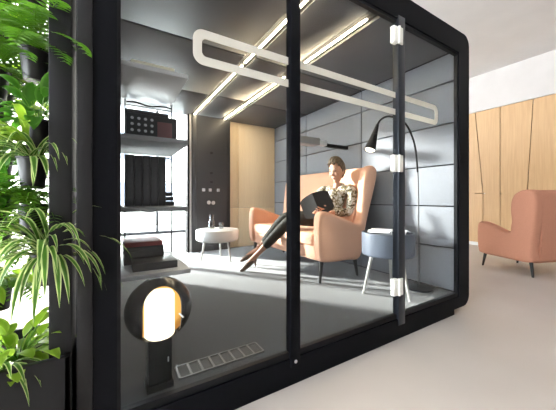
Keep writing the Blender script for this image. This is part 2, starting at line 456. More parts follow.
# panes with the frosted loop
def band_piece(x0, x1, lc, rc):
    """loop strip of the band between x0..x1 on the glass; lc/rc: rounded cap at that end"""
    zo0, zo1, w, r = 1.511, 1.661, 0.037, 0.045
    m = MB(); y0, y1 = 1.146, 1.1495
    if lc:
        out = [(x0+r+r*math.cos(a), zo1-r+r*math.sin(a)) for a in [PI/2+k*PI/16 for k in range(9)]] + [(x0+r+r*math.cos(a), zo0+r+r*math.sin(a)) for a in [PI+k*PI/16 for k in range(9)]]
        ri = r-w+0.012; xi = x0+w; zi1 = zo1-w; zi0 = zo0+w
        inn = [(xi+ri+ri*math.cos(a), zi1-ri+ri*math.sin(a)) for a in [PI/2+k*PI/16 for k in range(9)]] + [(xi+ri+ri*math.cos(a), zi0+ri+ri*math.sin(a)) for a in [PI+k*PI/16 for k in range(9)]]
        out = [(x1,zo1)]+out+[(x1,zo0)]; inn = [(x1,zi1)]+inn+[(x1,zi0)]
    elif rc:
        out = [(x1-r+r*math.cos(a), zo1-r+r*math.sin(a)) for a in [PI/2-k*PI/16 for k in range(9)]] + [(x1-r+r*math.cos(a), zo0+r+r*math.sin(a)) for a in [-k*PI/16 for k in range(9)]]
        ri = r-w+0.012; xi = x1-w; zi1 = zo1-w; zi0 = zo0+w
        inn = [(xi-ri+ri*math.cos(a), zi1-ri+ri*math.sin(a)) for a in [PI/2-k*PI/16 for k in range(9)]] + [(xi-ri+ri*math.cos(a), zi0+ri+ri*math.sin(a)) for a in [-k*PI/16 for k in range(9)]]
        out = [(x0,zo1)]+out+[(x0,zo0)]; inn = [(x0,zi1)]+inn+[(x0,zi0)]
    else:
        m.box((x0,y0,zo1-w),(x1,y1,zo1)); m.box((x0,y0,zo0),(x1,y1,zo0+w)); return m
    t = bmesh.new(); L = [[t.verts.new((p[0],y,p[1])) for p in lp] for y in (y0,y1) for lp in (out,inn)]
    n = len(out)
    for k in range(n-1):
        for q in ((L[0][k],L[0][k+1],L[1][k+1],L[1][k]),(L[2][k],L[2][k+1],L[3][k+1],L[3][k]),(L[0][k],L[0][k+1],L[2][k+1],L[2][k]),(L[1][k],L[1][k+1],L[3][k+1],L[3][k])): t.faces.new(q)
    bmesh.ops.recalc_face_normals(t, faces=t.faces); m.merge(t); return m
for nm, x0, x1, lc, rc, bx0, bx1 in (('glass_panel',GX0+0.012,0.764,1,0,0.289,0.764),('glass_door',0.823,1.628,0,0,0.823,1.628),('glass_panel',1.70,GX1-0.012,0,1,1.70,2.148)):
    p = P(nm, MB().box((x0,1.15,GZ0+0.02),(x1,1.158,GZ1-0.01)), M['glass'])
    P('frosted_band', band_piece(bx0,bx1,lc,rc), M['frost'], p)
    if nm == 'glass_door':
        for z in (2.03, 1.18, 0.36):
            m = MB().box((1.575,1.118,z-0.056),(1.622,1.15,z+0.056),0.006).box((1.626,1.112,z-0.056),(1.665,1.124,z+0.056),0.004).lathe([(0,-0.056),(0.009,-0.056),(0.009,0.056),(0,0.056)],(1.624,1.114,z),14)
            P('hinge', m, M['hinge'], p)
# floor grille
gr = P('floor_grille', MB().box((0.26,1.25,ZF),(0.68,1.258,ZF+0.005)).box((0.26,1.347,ZF),(0.68,1.355,ZF+0.005)), M['polegrey'])
m = MB()
for k in range(9):
    x = 0.26+k*0.42/8; m.box((x-0.005,1.255,ZF),(x+0.005,1.35,ZF+0.005))
P('grille_bar', m, M['polegrey'], gr)
m = MB().box((0.262,1.257,ZF),(0.678,1.348,ZF+0.0015)); P('grille_mesh', m, M['shade'], gr)

# ------------------------------------------------------------------ shelf unit on the left wall
SX0, SX1, SY0, SY1 = 0.036, 0.325, 1.375, 1.84
su = thing('shelf_unit', 'grey wall shelf unit with four boards and black wire end panel behind the left pane', 'shelf', (0.18,1.6,0.58))
shz = [1.535, 1.212, 0.885, 0.578]
for i, z in enumerate(shz):
    MB().box((SX0,SY0,z),(SX1+(0.01 if i == 3 else 0),SY1+(0.03 if i==3 else 0),z+0.022), 0.002).build('shelf_board', M['shelflit' if i in (0,3) else 'shelf'], su)
m = MB(); yl = SY1+0.036
for x in (0.07, 0.335): m.tube([(x,yl,0.565),(x,yl,1.56)], 0.0042, 8)
for k in range(11):
    z = 0.60+k*0.0915; m.tube([(0.07,yl,z),(0.335,yl,z)], 0.0022, 6)
m.build('wire_panel', M['black2'], su)
for z in shz[:3]:
    pts = [(0.075+0.255*k/16, SY1+0.005, z-0.014+0.006*math.sin(k/16*2*PI*1.5)) for k in range(17)]
    MB().tube(pts, 0.0045, 8).build('wire_bookend', M['black2'], su)
def item(name, label, cat, mb, m, group=None):
    o = mb.build(name, m); return tag(o, label, cat, group)
t2 = shz[1]+0.022; t3 = shz[2]+0.022; t4 = shz[3]+0.022
item('flat_box', 'cream flat box lying along the front of the topmost shelf', 'box', MB().box((0.075,1.385,shz[0]+0.0225),(0.262,1.55,shz[0]+0.04),0.003), M['cream'])
# radio-like box on the second shelf
rb = thing('storage_box', 'black box with rows of silver dots and maroon front on second shelf from top', 'box', (0.18,1.58,t2))
MB().box((0.062,1.53,t2+0.001),(0.30,1.68,t2+0.14),0.004).build('case', M['bookblack'], rb)
m = MB()
for i in range(4):
    for k in range(4):
        m.lathe([(0,0.004),(0.006,0.003),(0.0075,0)], (0.088+i*0.03, 1.53, t2+0.025+k*0.03), 12, mat4=Matrix.Rotation(PI/2,4,'X'))
m.build('silver_dots', M['silverdot'], rb)
MB().box((0.203,1.524,t2+0.02),(0.275,1.53,t2+0.11),0.002).build('front_panel', M['maroon'], rb)
item('flat_case', 'thin black case lying on top of the silver-dotted box', 'case', MB().box((0.06,1.56,t2+0.141),(0.265,1.69,t2+0.168),0.004), M['bookblack'])
# third shelf: tall black box file and small stack
for k in range(5):
    x0 = 0.062+k*0.0375
    bk = thing('binder', ['black binder leftmost of the five on the third shelf','black binder second from left on the third shelf','black binder in the middle of the five on the third shelf','black binder second from right on the third shelf','black binder at the right end of the five on the third shelf'][k], 'binder', (x0+0.018,1.62,t3), 'black binders on the third shelf')
    h = 0.262-0.002*(k%2)
    MB().box((x0,1.55,t3+0.001),(x0+0.0365,1.74,t3+h),0.003).build('cover', M['bookblack'], bk)
for k in range(3):
    item('notebook', ['bottom black notebook of the small stack beside the binders','middle black notebook of the small stack beside the binders','top black notebook of the small stack beside the binders'][k], 'notebook', MB().box((0.256,1.62,t3+0.001+k*0.026),(0.305-0.004*k,1.76,t3+0.024+k*0.026),0.003), M['bookblack'], 'small notebooks beside the binders')
# bottom shelf: stacks of books
def book(label, x0, y0, x1, y1, z0, h, m, group, ang=0.0):
    cx, cy = (x0+x1)/2, (y0+y1)/2
    b = thing('book', label, 'book', (cx,cy,z0), group, ang)
    me = MB().box((cx-(x1-x0)/2,cy-(y1-y0)/2,z0),(cx+(x1-x0)/2,cy+(y1-y0)/2,z0+0.003),0.001).box((cx-(x1-x0)/2,cy-(y1-y0)/2,z0+h-0.003),(cx+(x1-x0)/2,cy+(y1-y0)/2,z0+h),0.001).box((cx-(x1-x0)/2,cy-(y1-y0)/2,z0),(cx+(x1-x0)/2,cy-(y1-y0)/2+0.004,z0+h),0.001)
    def loc(mb):
        mb.bm.transform(Matrix.Translation((cx,cy,0)) @ Matrix.Rotation(ang,4,'Z') @ Matrix.Translation((-cx,-cy,0))); return mb
    loc(me).build('cover', m, b)
    loc(MB().box((cx-(x1-x0)/2+0.004,cy-(y1-y0)/2+0.005,z0+0.003),(cx+(x1-x0)/2-0.004,cy+(y1-y0)/2-0.004,z0+h-0.003))).build('pages', M['bookchar'], b)
g = 'books stacked on the lowest shelf'
z = t4+0.0008
for k, (h, mm, lab) in enumerate(((0.034,'bookblack','black book at the bottom of the stack on the lowest shelf'),(0.03,'bookblack','thick black book second from the bottom of the stack on the lowest shelf'),(0.026,'bookblack','black book just under the red book on the lowest shelf'),(0.024,'bookred','red book on top of the stack on the lowest shelf'))):
    book(lab, 0.055,1.60,0.245-0.008*(k==3),1.80, z, h, M[mm], g, 0.02*(k%2)); z += h+0.0006
book('black book lying alone in front of the stack on the lowest shelf', 0.085,1.435,0.285,1.575, t4+0.0008, 0.036, M['bookblack'], g, 0.0)

# ------------------------------------------------------------------ glowing lamp in the corner
LX, LY, LZ = 0.176, 1.262, 0.475
lp = thing('pedestal_lamp', 'black round pedestal lamp with glowing cylinder in the front left corner of the pod', 'lamp', (LX,LY,ZF))
MB().box((LX-0.055,LY-0.045,ZF),(LX+0.052,LY+0.05,ZF+0.03),0.004).box((LX-0.046,LY-0.035,ZF+0.028),(LX+0.046,LY+0.045,LZ-0.11),0.004).build('pedestal', M['black2'], lp)
m = MB().tube([(LX+0.03,LY-0.036,ZF+0.11),(LX+0.03,LY-0.036,ZF+0.13)],0.003,8); m.build('switch', M['silverdot'], lp)
def shell(r, th):
    prof = [(0.0001,-r)]+[(r*math.sin(a), -r*math.cos(a)) for a in [k*PI/32 for k in range(1,32)]]+[(0.0001,r)]
    return MB().lathe([(max(p[0],0.0),p[1]) for p in prof], (LX,LY,LZ), 64)
R = 0.134
sph = shell(R,0).build('shade', M['smoke'])
for v in sph.data.vertices:      # flattened a little, front to back
    v.co.y = LY + (v.co.y-LY)*0.80
arch = [(-0.072,-0.115),(0.072,-0.115)]+[(0.072*math.cos(a), 0.032+0.078*math.sin(a)) for a in [k*PI/20 for k in range(21)]]
cut = MB().prism([(LX+p[0],LZ+p[1]) for p in arch], LY-0.3, LY+0.02, 'XZ').build('cut', M['gold'])
sph.modifiers.new('sol','SOLIDIFY').thickness = 0.006
bo = sph.modifiers.new('bo','BOOLEAN'); bo.operation='DIFFERENCE'; bo.object=cut; bo.solver='EXACT'
me = baked(sph); bpy.data.objects.remove(cut)
link('shade', me, M['smoke'], lp)
# gold lining
li = MB().lathe([(0.0,-R+0.01)]+[((R-0.01)*math.sin(a), -(R-0.01)*math.cos(a)) for a in [k*PI/24 for k in range(1,24)]]+[(0.0,R-0.01)], (LX,LY,LZ), 48)
for v in li.bm.verts: v.co.y = LY + (v.co.y-LY)*0.78
bmesh.ops.delete(li.bm, geom=[v for v in li.bm.verts if v.co.y < LY-0.012], context='VERTS')
li.build('lining', M['gold'], lp)
MB().lathe([(0,-0.11),(0.055,-0.11),(0.06,-0.104),(0.06,0.058),(0.052,0.072),(0,0.075)], (LX,LY-0.008,LZ), 36).build('diffuser', M['lampglow'], lp)
MB().tube([(LX+0.064,LY-0.085,LZ-0.005),(LX+0.078,LY-0.1,LZ-0.02)],0.003,8).build('pull_lever', M['metal'], lp)

# ------------------------------------------------------------------ wing sofa / wing chair
def side_outline(slim):
    pts = [(0.07,0.20),(0.40,0.19),(0.74,0.20),(0.80,0.26),(0.815,0.45),(0.81,0.60),(0.785,0.665),(0.73,0.68),(0.60,0.645),(0.45,0.585),(0.355,0.56),
           (0.315,0.60),(0.31,0.72),(0.32,0.86),(0.315,0.98),(0.28,1.075),(0.20,1.135),(0.10,1.15),(0.025,1.12),(0.0,1.0),(0.02,0.7),(0.05,0.35)]
    if slim:
        pts = [(.27,.20),(.45,.19),(.74,.20),(.80,.26),(.815,.45),(.81,.60),(.785,.665),(.73,.68),(.60,.645),(.45,.595),(.33,.555),(.275,.56),(.245,.62),(.235,.74),(.22,.87),(.205,.99),(.18,1.08),(.14,1.135),(.08,1.155),(.02,1.12),(.015,1.03),(.07,.85),(.14,.65),(.20,.45)]
    return pts
def wing_seat(name, label, cat, origin, ang, length, m, sc=1.0):
    """origin: floor point below the middle of the back edge; local +x is forward"""
    o = thing(name, label, cat, origin, None, ang)
    T = Matrix.Translation(origin) @ Matrix.Rotation(ang,4,'Z') @ Matrix.Scale(sc,4)
    def B(nm, mb, mm, par=o):
        mb.bm.transform(T); return mb.build(nm, mm, par)
    w = 0.115 if sc == 1.0 else 0.145; h = length/2
    pl = smoothpoly(side_outline(sc == 1.0), 4)
    for s in (-1, 1):
        a, b = (h-w, h) if s > 0 else (-h, -h+w)
        B('side_wing', MB().prism(pl, a, b, 'XZ', bev=0.035, seg=4), m)
    # back: tapered slab leaning back
    bk = smoothpoly([(0.05,0.22),(0.24,0.22),(0.255,0.46),(0.215,0.75),(0.17,1.0),(0.14,1.10),(0.09,1.145),(0.04,1.12),(0.015,1.02),(0.025,0.7)], 3)
    if sc == 1.0: bk = smoothpoly([(.22,.22),(.40,.22),(.33,.46),(.235,.70),(.185,.85),(.15,1.0),(.125,1.10),(.08,1.145),(.04,1.12),(.02,1.03),(.075,.85),(.15,.6)], 3)
    bx0 = 0.18 if sc == 1.0 else 0.0
    B('backrest', MB().prism(bk, -h+w-0.01, h-w+0.01, 'XZ'), m)
    B('seat_base', MB().box((0.10+bx0,-h+w-0.01,0.20),(0.77,h-w+0.01,0.345),0.02), m)
    n = 1
    B('seat_cushion', MB().box((0.20+bx0*0.45,-h+w+0.004,0.335),(0.80,h-w-0.004,0.465),0.045,4), m)
    for sx, sy in ((0.73,1),(0.73,-1),(0.11+bx0,1),(0.11+bx0,-1)):
        y = sy*(h-0.075); dx = 0.035 if sx > 0.4 else -0.03
        B('leg', MB().tube([(sx+dx,y+sy*0.015,0.0),(sx,y,0.215)], [0.013,0.023], 14), M['ebony'])
    return o
sofa = wing_seat('loveseat', 'peach wool wingback loveseat inside the pod, where the woman sits', 'sofa', (2.45,2.70,ZF), PI, 1.54, M['peach'])
chair = wing_seat('wing_chair', 'dusty orange wing chair standing on the beige floor outside the pod', 'armchair', (4.585,1.015,0), math.radians(71), 0.80, M['rust'], 0.92)

# ------------------------------------------------------------------ tables
def drum_table(name, label, c, r, ztop, hdrum, mtop, mleg, n, zf, rot, splay, tray):
    o = thing(name, label, 'side table', (c[0],c[1],zf))
    zb = ztop-hdrum
    if tray: prof = [(0,zb),(r-0.012,zb),(r-0.002,zb+0.01),(r,zb+0.02),(r,ztop-0.002),(r-0.005,ztop),(r-0.012,ztop-0.002),(r-0.012,ztop-0.028),(0,ztop-0.028)]
    else: prof = [(0,zb),(r-0.03,zb),(r-0.008,zb+0.012),(r,zb+0.03),(r,ztop-0.012),(r-0.006,ztop-0.003),(r-0.015,ztop),(0,ztop)]
    MB().lathe(prof, (c[0],c[1],0), 56).build('drum', mtop, o)
    for k in range(n):
        a = rot+2*PI*k/n
        d = V((math.cos(a),math.sin(a),0))
        p0 = V((c[0],c[1],zb+0.005))+d*(r*0.62); p1 = V((c[0],c[1],zf))+d*(r*0.62+splay)
        MB().tube([p1,p0],[0.009,0.015],12).build('leg', mleg, o)
    return o
CT = (1.182,3.44)
drum_table('coffee_table', 'low round white drum table by the black column, holding a carafe', CT, 0.272, 0.55, 0.145, M['whitelac'], M['legwood'], 3, ZF, math.radians(-60), 0.05, False)
cf = thing('carafe', 'clear glass water carafe on the white drum table', 'carafe', (1.14,3.56,0.55))
MB().lathe([(0,0.001),(0.04,0.001),(0.043,0.006),(0.043,0.09),(0.03,0.115),(0.026,0.15),(0.032,0.188),(0.029,0.188),(0.023,0.15),(0.027,0.113),(0.04,0.09),(0.04,0.008),(0,0.006)], (1.14,3.56,0.55), 28).build('vessel', M['bglass'], cf)
tag(MB().lathe([(0,0.001),(0.03,0.001),(0.036,0.078),(0.033,0.078),(0.028,0.006),(0,0.006)], (1.255,3.50,0.55), 24).build('tumbler', M['bglass']), 'small clear drinking glass beside the carafe', 'glass')
ST = (1.99,1.475)
drum_table('side_table', 'grey round tray table at the right end of the loveseat, under the lamp', ST, 0.21, 0.665, 0.19, M['greylac'], M['legwood'], 3, ZF, math.radians(-92), 0.075, True)
def mag(label, cx, cy, w, h, ang, z, curl, m):
    """open or rolled magazine lying in the tray"""
    t = MB(); bm = t.bm; n = 14; A = []; Bv = []
    R_ = Matrix.Rotation(ang,3,'Z')
    for lay in (0, 0.006):
        rows = []
        for i in range(n+1):
            f = i/n*2-1
            zz = z+0.003+curl*(1-abs(abs(f)-0.5)*2)*0.03+abs(f)**3*curl*0.02+lay
            q = [V(((f*w/2), s*h/2, 0)) for s in (-1,1)]
            rows.append([bm.verts.new((R_@p)+V((cx,cy,zz))) for p in q])
        A.append(rows)
    for rows, flip in ((A[0],1),(A[1],0)):
        for i in range(n):
            f = (rows[i][0],rows[i+1][0],rows[i+1][1],rows[i][1]); bm.faces.new(f[::-1] if flip else f)
    for i in range(n):
        for s in (0,1):
            f = (A[0][i][s],A[0][i+1][s],A[1][i+1][s],A[1][i][s]); bm.faces.new(f if s == 0 else f[::-1])
    for i in (0,n): bm.faces.new((A[0][i][0],A[0][i][1],A[1][i][1],A[1][i][0]))
    bmesh.ops.recalc_face_normals(bm, faces=bm.faces)
    return tag(t.build('magazine', m), label, 'magazine')
mag('open white magazine lying in the grey tray table, left of the door post', 1.93, 1.50, 0.22, 0.17, 0.5, 0.637, 1.5, M['paper'])
mag('folded white leaflet at the right rim of the grey tray table', 2.085, 1.43, 0.11, 0.13, -0.3, 0.637, 1.3, M['paper'])

# ------------------------------------------------------------------ arc floor lamp
fl = thing('floor_lamp', 'black arched floor lamp with cone shade beside the grey tray table', 'lamp', (2.33,1.41,ZF))
MB().lathe([(0,0),(0.11,0),(0.115,0.006),(0.11,0.014),(0.02,0.02),(0,0.02)], (2.33,1.41,ZF), 36).build('base', M['mull'], fl)
pts = [(2.33,1.41,ZF+0.018),(2.33,1.41,0.6),(2.325,1.41,1.0),(2.315,1.412,1.22),(2.29,1.417,1.40),(2.24,1.425,1.52),(2.17,1.435,1.60),(2.07,1.45,1.635),(1.97,1.465,1.635),(1.90,1.475,1.60),(1.862,1.48,1.55)]
sm = []
for i in range(len(pts)-1):
    p0,p1,p2,p3 = [V(pts[min(max(i+j,0),len(pts)-1)]) for j in (-1,0,1,2)]
    for a in range(5):
        t = a/5; sm.append(0.5*((2*p1)+(-p0+p2)*t+(2*p0-5*p1+4*p2-p3)*t*t+(-p0+3*p1-3*p2+p3)*t**3))
sm.append(V(pts[-1]))
MB().tube([p for p in sm if p.z > 1.15], 0.008, 12).build('arm', M['black2'], fl)
MB().tube([p for p in sm if p.z <= 1.22], 0.0065, 12).tube([(2.33,1.41,ZF+0.018),(2.33,1.41,0.62)], 0.0085, 12).build('pole', M['polegrey'], fl)  # greyer than the black arm: sun glints put into the pole colour
hd = V((1.785,1.49,1.34)); tp = V((1.866,1.48,1.555)); ax = (hd-tp).normalized()
q = ax.to_track_quat('Z','Y').to_matrix().to_4x4()
L_ = (hd-tp).length
shd = MB().lathe([(0.0,0),(0.012,0),(0.016,0.03),(0.03,0.13),(0.048,L_),(0.044,L_),(0.027,0.13),(0.0,0.05)], tp, 28, mat4=q).build('lamp_shade', M['black2'], fl)
MB().lathe([(0,L_-0.035),(0.036,L_-0.035),(0.04,L_-0.004),(0.03,L_+0.006),(0,L_+0.01)], tp, 24, mat4=q).build('bulb', M['bulb'], fl)

# ------------------------------------------------------------------ reading light on the felt wall
wl = thing('wall_lamp', 'flat grey reading lamp reaching out from the felt wall above the loveseat', 'lamp', (2.5,2.45,1.57))
MB().box((1.68,2.38,1.555),(2.02,2.52,1.635),0.008).build('lamp_head', M['shelf'], wl)
MB().box((2.02,2.415,1.565),(2.16,2.485,1.625),0.012).build('joint', M['metal'], wl)
MB().box((2.15,2.425,1.56),(2.51,2.475,1.598),0.006).build('arm', M['black2'], wl)

# ------------------------------------------------------------------ the woman
wo = thing('person', 'woman with short hair in patterned blouse and dark trousers, sitting cross-legged, reading', 'person', (2.06,2.34,ZF))
def chain(*pts): return [V(p) for p in pts]
def limb(pts, radii, sub=2):
    return skin_mesh([V(p) for p in pts], [(k,k+1) for k in range(len(pts)-1)], radii, sub)
Hn, Hf = V((2.085,2.255,0.715)), V((2.065,2.43,0.715))
Kn, Kf = V((1.66,2.44,0.727)), V((1.688,2.60,0.742))
An, Af = V((1.366,2.646,0.350)), V((1.4815,2.845,0.365))
Tn, Tf = V((1.235,2.760,0.170)), V((1.335,2.985,0.225))
Sn, Sf = V((2.245,2.085,1.05)), V((2.105,2.425,1.045))
En, Ef = V((2.185,2.075,0.885)), V((1.872,2.44,0.795))
En = V((2.205,2.105,0.80))
Wn, Wf = V((1.955,2.155,0.80)), V((1.845,2.285,0.770))
PEL, CHE = V((2.095,2.345,0.72)), V((2.172,2.275,1.015))
TORSO = [PEL+V((0,0,-0.03)), V((2.125,2.325,0.83)), V((2.16,2.29,0.95)), CHE, V((2.175,2.265,1.08)), V((2.166,2.258,1.14))]
body_parts = [limb(TORSO, [0.118,0.105,0.112,0.088,0.048,0.045])]
for H, K, A, T in ((Hn,Kn,An,Tn),(Hf,Kf,Af,Tf)):
    body_parts.append(limb([PEL.lerp(H,0.5), H, H.lerp(K,0.5), K, K.lerp(A,0.35), A, A.lerp(T,0.55), T], [0.08,0.088,0.074,0.054,0.05,0.031,0.033,0.02]))
for Sh, E, W in ((Sn,En,Wn),(Sf,Ef,Wf)):
    body_parts.append(limb([CHE, Sh, Sh.lerp(E,0.5), E, E.lerp(W,0.5), W], [0.06,0.050,0.042,0.036,0.033,0.024]))
# head frame: x forward (face), y her left, z up
fdir = V((-0.955,-0.215,-0.20)).normalized(); lft = V((0,0,1)).cross(fdir).normalized(); upv = fdir.cross(lft).normalized()
HC = V((2.15,2.25,1.253))
HM = Matrix(((fdir.x,lft.x,upv.x,HC.x),(fdir.y,lft.y,upv.y,HC.y),(fdir.z,lft.z,upv.z,HC.z),(0,0,0,1)))
def ell(c, r, seg=24, mt=HM, shape=None):
    t = bmesh.new(); bmesh.ops.create_uvsphere(t, u_segments=seg, v_segments=seg//2+2, radius=1)
    for v in t.verts:
        p = V((v.co.x*r[0], v.co.y*r[1], v.co.z*r[2]))
        if shape: p = shape(p)
        v.co = p + V(c)
    t.transform(mt); me = bpy.data.meshes.new('e'); t.to_mesh(me); t.free(); return me
def skull(p):
    z = p.z
    if z < 0:
        f = min(1, -z/0.12)
        p.y *= 1-0.36*f**1.3
        p.x *= 1-0.16*f
        p.x += 0.016*f
    if p.x > 0.05: p.x = 0.05+(p.x-0.05)*0.72
    return p
body_parts.append(ell((0,0,0),(0.097,0.077,0.124),36,shape=skull))
body_parts.append(ell((0.018,0,-0.098),(0.048,0.036,0.026),20))          # chin and jaw
body_parts.append(ell((0.0875,0,-0.026),(0.018,0.0135,0.014),14))          # nose tip
body_parts.append(ell((0.080,0,0.0),(0.010,0.0085,0.034),14))              # nose bridge
for s in (-1,1):
    body_parts.append(ell((0.060,s*0.034,-0.028),(0.024,0.024,0.026),14))  # cheek
    body_parts.append(ell((-0.008,s*0.080,-0.012),(0.017,0.008,0.030),14)) # ear
body_parts.append(ell((0.074,0,0.03),(0.010,0.045,0.009),14))              # brow ridge
body_parts.append(ell((0.076,0,-0.066),(0.010,0.021,0.008),14))            # mouth
# hands: palm plus five curled fingers each, holding the lower edge of the book
def hand(wrist, fwd, palm_n, thumb, curl):
    fwd = fwd.normalized(); n = (palm_n - fwd*palm_n.dot(fwd)).normalized(); side = fwd.cross(n).normalized()
    if side.dot(thumb) < 0: side = -side
    vs=[]; es=[]; rs=[]
    c = wrist+fwd*0.05
    out=[]
    t = bmesh.new(); bmesh.ops.create_uvsphere(t, u_segments=16, v_segments=10, radius=1)
    for v in t.verts:
        p = v.co; v.co = c + fwd*p.x*0.052 + side*p.y*0.041 + n*p.z*0.016
    me = bpy.data.meshes.new('p'); t.to_mesh(me); t.free(); out.append(me)
    for k, (off, ln) in enumerate(((0.030,0.074),(0.010,0.083),(-0.010,0.077),(-0.029,0.060))):
        p0 = c+fwd*0.03+side*off
        d1 = (fwd+side*off*2.2).normalized()
        p1 = c+fwd*0.05+side*off*1.1
        d2 = (d1*math.cos(curl)+n*math.sin(curl)).normalized(); d3 = (d1*math.cos(2*curl)+n*math.sin(2*curl)).normalized()
        p2 = p1+d1*ln*0.42; p3 = p2+d2*ln*0.33; p4 = p3+d3*ln*0.25
        out.append(skin_mesh([p0,p1,p2,p3,p4],[(0,1),(1,2),(2,3),(3,4)],[0.0085,0.009,0.0082,0.0075,0.0062],1))
    p0 = wrist+fwd*0.018+side*0.018; p1 = wrist+fwd*0.042+side*0.044+n*0.012; p2 = p1+(fwd*0.75+side*0.45+n*0.25).normalized()*0.034; p3 = p2+(fwd+n*0.2).normalized()*0.027
    out.append(skin_mesh([p0,p1,p2,p3],[(0,1),(1,2),(2,3)],[0.012,0.0115,0.0098,0.0075],1))
    return out
body_parts += hand(Wn, V((-1.0,0.05,0.15)), V((0.1,0.75,0.5)), V((0,0,1)), 0.35)
body_parts += hand(Wf, V((-0.35,-0.9,0.22)), V((0.3,-0.1,1)), V((1,0,0)), 0.3)
me = remesh(body_parts, 0.0045, 2)
body = link('body', me, M['skin'], wo)
# eyes, brows, lips on the face
for s in (-1,1):
    link('eye', ell((0.0765,s*0.031,0.012),(0.008,0.013,0.0065),14), M['eye'], wo)
    link('eyebrow', ell((0.081,s*0.032,0.033),(0.006,0.019,0.0035),12), M['brow'], wo)
link('lips', ell((0.0845,0,-0.066),(0.004,0.019,0.006),14), M['lip'], wo)
# hair: cap over the top, back and sides with a swept front
def hairshape(p):
    p = skull(p); return p
hm_ = bmesh.new(); bmesh.ops.create_uvsphere(hm_, u_segments=56, v_segments=36, radius=1)
dl=[]
for v in hm_.verts:
    d = v.co.copy()
    p = skull(V((d.x*0.106,d.y*0.086,d.z*0.136)))
    front = d.x
    lim = 0.068 if front > 0.45 else (0.068-0.095*(0.45-front)/0.35 if front > 0.1 else (-0.03 if front > -0.15 else -0.075))
    if p.z < lim + 0.012*math.sin(d.y*14+0.7): dl.append(v)
    k = 0.006*math.sin(d.y*24+d.z*7)+0.005*math.sin(d.x*27+d.y*15+1)+0.004*math.sin(d.y*51+d.x*13)
    vol = 0.020*max(0,d.z)+0.030*max(0,d.x)*max(0,d.z)
    v.co = p*(1+ (k+vol)/0.11)
bmesh.ops.delete(hm_, geom=dl, context='VERTS'); hm_.transform(HM)
me = bpy.data.meshes.new('h'); hm_.to_mesh(me); hm_.free()
ho = bpy.data.objects.new('h', me); C.objects.link(ho)
so = ho.modifiers.new('s','SOLIDIFY'); so.thickness = 0.02; so.offset = -0.8
su_ = ho.modifiers.new('u','SUBSURF'); su_.levels = 1; su_.render_levels = 1
link('hair', baked(ho), M['hair'], wo)
# blouse
def grow(chains, vox=0.006, sm_=1):
    return remesh([limb(p, r_) for p, r_ in chains], vox, sm_)
bl = [(TORSO[:5], [0.138,0.124,0.132,0.108,0.060])]
for Sh, E, W in ((Sn,En,Wn),(Sf,Ef,Wf)):
    bl.append(([CHE, Sh, Sh.lerp(E,0.5), E, E.lerp(W,0.5), E.lerp(W,0.86)], [0.08,0.070,0.062,0.055,0.050,0.043]))
link('blouse', grow(bl), M['blouse'], wo)
# V-shaped collar
def V3(f,l,u): return V((2.178,2.266,1.075))+fdir*f+lft*l+V((0,0,1))*u
MB().tube([V3(-0.055,0.0,0.035),V3(-0.03,0.055,0.025),V3(0.03,0.055,-0.005),V3(0.085,0.03,-0.05),V3(0.115,0.0,-0.11)],[0.014,0.016,0.016,0.014,0.010],10).tube([V3(-0.055,0.0,0.035),V3(-0.03,-0.055,0.025),V3(0.03,-0.055,-0.005),V3(0.085,-0.03,-0.05),V3(0.115,0.0,-0.11)],[0.014,0.016,0.016,0.014,0.010],10).build('collar', M['blouse'], wo)
# trousers
tr_ = [([PEL+V((0,0,-0.04)), PEL+V((0.025,-0.015,0.08))], [0.130,0.120])]
for H, K, A in ((Hn,Kn,An),(Hf,Kf,Af)):
    tr_.append(([PEL.lerp(H,0.4), H, H.lerp(K,0.5), K, K.lerp(A,0.45), K.lerp(A,0.84)], [0.09,0.099,0.086,0.068,0.063,0.050]))
link('trousers', grow(tr_), M['trouser'], wo)
# shoes: low court shoes with heels
for A, T in ((An,Tn),(Af,Tf)):
    d = (T-A).normalized(); low = V((0,0,-1))
    m0 = skin_mesh([A.lerp(T,0.25)+low*0.022, A.lerp(T,0.62)+low*0.010, T+d*0.012+low*0.002, T+d*0.045-low*0.004], [(0,1),(1,2),(2,3)], [0.030,0.038,0.028,0.013], 2)
    hh = MB().tube([A.lerp(T,0.2)+low*0.03+d*(-0.01), A.lerp(T,0.22)+low*0.115+d*(-0.012)], [0.017,0.006], 10)
    me2 = bpy.data.meshes.new('x'); hh.bm.to_mesh(me2); hh.bm.free()
    link('shoe', remesh([m0, me2], 0.004, 1), M['shoe'], wo)

# the magazine she holds
def obook():
    # two hinged covers with pages, spine upright leaning back, facing her
    sp = V((1.83,2.20,0.85)); up = V((0.10,0.06,1)).normalized()
    w, h = 0.185, 0.24
    d1 = V((0.42,-0.32,0.10)).normalized(); d2 = V((-0.50,0.80,-0.02)).normalized()
    return sp, up, w, h, d1, d2
